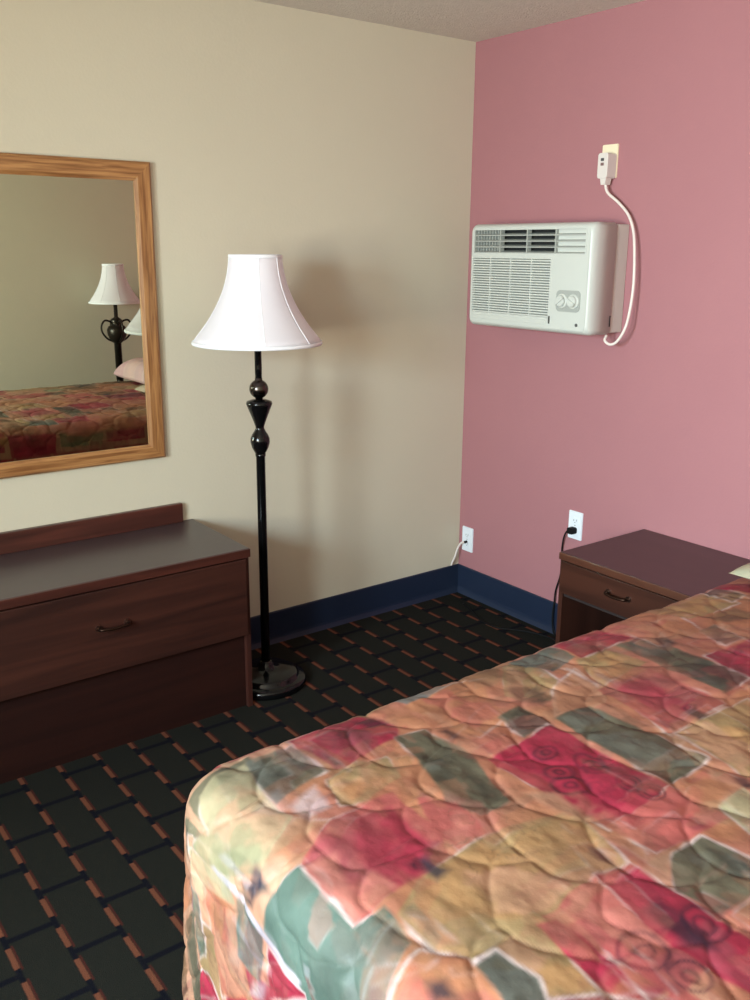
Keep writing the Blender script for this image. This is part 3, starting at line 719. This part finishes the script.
def quilt(X, Y):
    """overlapping scalloped stitching: 0 on a stitch, 1 on the puff"""
    a, b_ = .19, .115; Rr = .112
    wx = X+.045*(fbm(X*5, Y*5, 31)-.5)*2; wy = Y+.045*(fbm(X*5, Y*5, 32)-.5)*2
    # rows advance along -x (towards the foot), scallops side by side along y
    u = wy/a; t = wx/b_; best = np.full(X.shape, 1e9); owner = np.zeros(X.shape, bool)
    h = np.full(X.shape, 1e9)
    base = np.floor(t).astype(int)
    for dj in (2, 1, 0, -1, -2):
        j = base+dj; off = (j % 2)*.5
        i = np.round(u-off)
        for di in (-1, 0, 1):
            cy = (i+di+off)*a; cx = j*b_+.0
            d = Rr-np.hypot(wx-cx, wy-cy)
            free = ~owner
            h = np.where(free, np.minimum(h, np.abs(d)), h)
        # owned after testing the row
        cy = (i+off)*a; d = Rr-np.hypot(wx-j*b_, wy-cy)
        owner |= d > 0
    return 1-np.exp(-(h/.0085)**1.0)

def cloth_mesh(name, S_, T_, pos, colour, m, parent=None, hgt=None):
    ns, nt_ = len(S_), len(T_); X, Y = np.meshgrid(S_, T_, indexing='ij')
    P = pos(X, Y)
    if hgt is not None:
        du = np.gradient(P, axis=0); dv = np.gradient(P, axis=1)
        N = np.cross(du, dv); N /= np.linalg.norm(N, axis=2, keepdims=True)+1e-12
        N *= np.where(N[ns//2, nt_//2, 2] < 0, -1, 1)
        P = P+N*hgt(X, Y)[..., None]
    idx = np.arange(ns*nt_).reshape(ns, nt_)
    F = np.stack([idx[:-1, :-1], idx[1:, :-1], idx[1:, 1:], idx[:-1, 1:]], -1).reshape(-1, 4)
    me = bpy.data.meshes.new(name)
    me.vertices.add(ns*nt_); me.vertices.foreach_set('co', P.reshape(-1).astype(np.float32))
    me.loops.add(F.size); me.loops.foreach_set('vertex_index', F.reshape(-1).astype(np.int32))
    me.polygons.add(len(F)); me.polygons.foreach_set('loop_start', (np.arange(len(F))*4).astype(np.int32))
    me.polygons.foreach_set('loop_total', np.full(len(F), 4, np.int32))
    me.polygons.foreach_set('use_smooth', np.ones(len(F), bool))
    me.update(calc_edges=True); me.validate()
    C = colour(X, Y); at = me.color_attributes.new('print', 'FLOAT_COLOR', 'POINT')
    at.data.foreach_set('color', np.concatenate([C, np.ones(C.shape[:2]+(1,))], -1).reshape(-1).astype(np.float32))
    me.materials.append(m)
    o = bpy.data.objects.new(name, me); COL.objects.link(o)
    if parent: o.parent = parent
    return o

def printed(name):
    m = bpy.data.materials.new(name); m.use_nodes = True; nt = m.node_tree; b = nt.nodes['Principled BSDF']
    a = nt.nodes.new('ShaderNodeAttribute'); a.attribute_name = 'print'; nt.links.new(a.outputs['Color'], b.inputs['Base Color'])
    b.inputs['Roughness'].default_value = .55; b.inputs['Specular IOR Level'].default_value = .3
    b.inputs['Sheen Weight'].default_value = .0
    n = nt.nodes.new('ShaderNodeTexNoise'); n.inputs['Scale'].default_value = 45; n.inputs['Detail'].default_value = 3
    tc = nt.nodes.new('ShaderNodeTexCoord'); nt.links.new(tc.outputs['Object'], n.inputs['Vector'])
    bp = nt.nodes.new('ShaderNodeBump'); bp.inputs['Distance'].default_value = .004; bp.inputs['Strength'].default_value = .35
    nt.links.new(n.outputs['Fac'], bp.inputs['Height']); nt.links.new(bp.outputs['Normal'], b.inputs['Normal'])
    return m
M_print = printed('patchwork_print_cotton')
DROP = .645
def spread_pos(X, Y):
    cx0, cy0, cy1 = XF+RHO, YB+RHO, YN-RHO
    qx = np.maximum(X, cx0); qy = np.clip(Y, cy0, cy1)
    dx, dy = X-qx, Y-qy; d = np.hypot(dx, dy); ux = np.where(d > 1e-9, dx/np.maximum(d, 1e-9), 0); uy = np.where(d > 1e-9, dy/np.maximum(d, 1e-9), 0)
    f = RHO-RR; arc = RR*PI/2
    a = np.clip((d-f)/RR, 0, PI/2)
    h = np.where(d < f, d, f+RR*np.sin(a)); v = np.where(d < f, 0, RR*(1-np.cos(a)))
    e = np.maximum(d-f-arc, 0)
    maxd = DROP
    e2 = np.minimum(e, maxd-RR)
    # folds of the surplus cloth on the hanging part, stronger at the corner
    corner = np.clip(np.abs(ux*uy)*2, 0, 1)
    s_along = np.where(np.abs(ux) > np.abs(uy), qy, qx)+np.arctan2(uy, ux)*.25
    wave = np.sin(s_along*26+2.5*fbm(s_along*3, s_along*0+.3, 70))*(.006+.012*corner)*np.clip(e2/.3, 0, 1.3)
    h = h+wave
    v = v+e2*.995
    crown = .018*np.clip(1-((Y-(YN+YB)/2)/(.72))**2, 0, 1)
    Z_ = ZT+crown*np.clip(1-d/.1, 0, 1)-v+.005*(fbm(X*5, Y*5, 55)-.5)
    return np.stack([qx+ux*h, qy+uy*h, Z_], -1)
def spread_h(X, Y):
    return .0052*quilt(X, Y)-.003+.0035*(fbm(X*13, Y*13, 12)-.5)*2+.002*(fbm(X*38, Y*22, 14)-.5)*2
st = .0062
L_over = RHO-RR+RR*PI/2+DROP-RR
def steps(*spans):
    return np.unique(np.round(np.concatenate([np.arange(a, b, s) for a, b, s in spans]), 5))
S_ = steps((XF+RHO-L_over, -2.75, .010), (-2.75, -1.3, .0038), (-1.3, -.02, .007))
T_ = steps((YB+RHO-L_over, -2.85, .011), (-2.85, -1.62, .0038), (-1.62, YN-RHO+L_over, .011))
sp = cloth_mesh('bedspread', S_, T_, spread_pos, fabric_colour, M_print, hgt=spread_h)
tag(sp, 'quilted bedspread printed with crimson, sage, orange and tan patches, covering the bed', 'bedspread')

# pillows in the same print at the head
def pillow(cx, cy, w, d, h, label, seed, tint):
    t = thing('pillow', label, 'pillow', (cx, cy, ZT+.022), 'pillows at the head of the bed')
    n = 70; U = np.linspace(-1, 1, n)
    for side in (1, -1):
        pass
    def pos(A_, B_):
        # closed pillow: A in [-2,2] wraps top then bottom
        top = A_ <= 0
        a = np.where(top, A_+1, 1-A_)                 # -1..1 and back
        e = np.clip((1-a**4), 0, 1)**.5*np.clip((1-B_**4), 0, 1)**.5
        pin = 1-.07*(1-np.abs(a)**2)*0-.06*(1-B_**2*0)*0
        x = a*d/2*(1-.05*(1-B_**2)*a*a+.02*np.abs(B_)); y = B_*w/2*(1-.05*(1-a**2)*B_*B_)
        z = np.where(top, h*.72, -h*.20)*e**.9+h*.20+.006*(fbm(a*4+seed, B_*4, seed)-.5)*e
        return np.stack([x, y, z], -1)
    A_ = np.linspace(-2, 2, 2*n); 
    o = cloth_mesh('pillow_cover', A_, np.linspace(-1, 1, n), pos,
                   lambda a, b: np.clip(fabric_colour(a*d/2+seed*.7, b*w/2+seed*1.3, False)*.45+LIN[tint]*.75, 0, 1), M_print, t)
    return t
pillow(-.35, -2.10, .66, .50, .080, 'pale green printed pillow at the head of the bed, beside the nightstand', 1, 'mint')
pillow(-.26, -2.77, .62, .44, .17, 'pink striped printed pillow on the far half of the bed, seen in the mirror', 3, 'pinkw')
LSKY, LGND, EXPO = 50, 38, 0.44

# ================================================================== light
W = bpy.data.worlds.new('sky'); S.world = W; W.use_nodes = True
bg = W.node_tree.nodes['Background']; bg.inputs[0].default_value = (.75, .87, 1, 1); bg.inputs[1].default_value = .6
def area(name, loc, size, energy, col, tilt, spread=180):
    l = bpy.data.lights.new(name, 'AREA'); l.shape = 'RECTANGLE'; l.size, l.size_y = size; l.energy = energy; l.color = col; l.spread = R(spread)
    o = bpy.data.objects.new(name, l); COL.objects.link(o); o.location = loc
    d = Vector((1, 0, math.tan(tilt))); o.rotation_euler = d.to_track_quat('-Z', 'Z').to_euler()
    return o
for i, (a, b_) in enumerate(WINS):
    yc = (a+b_)/2
    area('daylight_sky', (XW-.16, yc, 1.78), (.62, .55), LSKY, (.66, .87, 1.0), R(-24), 112)
    area('daylight_ground', (XW-.16, yc, 1.22), (.62, .45), LGND, (1.0, .93, .78), R(24), 130)

# ================================================================== camera
cam = bpy.data.cameras.new('camera'); co = bpy.data.objects.new('camera', cam); COL.objects.link(co)
yaw, pitch, roll, foc = 0.6462, 0.2675, 0.0080, 915.974
fv = Vector((math.sin(yaw)*math.cos(pitch), math.cos(yaw)*math.cos(pitch), -math.sin(pitch)))
rv = Vector((math.cos(yaw), -math.sin(yaw), 0)); uv = rv.cross(fv)
c_, s_ = math.cos(roll), math.sin(roll)
r2 = c_*rv+s_*uv; u2 = -s_*rv+c_*uv
co.matrix_world = Matrix((( r2.x, u2.x, -fv.x, -2.8499), (r2.y, u2.y, -fv.y, -3.1047), (r2.z, u2.z, -fv.z, 1.6039), (0, 0, 0, 1)))
cam.sensor_fit = 'VERTICAL'; cam.sensor_height = 24; cam.sensor_width = 18; cam.lens = foc*24/1000; cam.clip_start = .05
S.camera = co
S.view_settings.view_transform = 'Standard'; S.view_settings.look = 'None'; S.view_settings.gamma = 1
S.view_settings.use_curve_mapping = False; S.view_settings.exposure = EXPO
S.cycles.max_bounces = 10; S.cycles.diffuse_bounces = 6; S.cycles.glossy_bounces = 5; S.cycles.transparent_max_bounces = 8
S.cycles.sample_clamp_indirect = 6
S.cycles.use_denoising = True
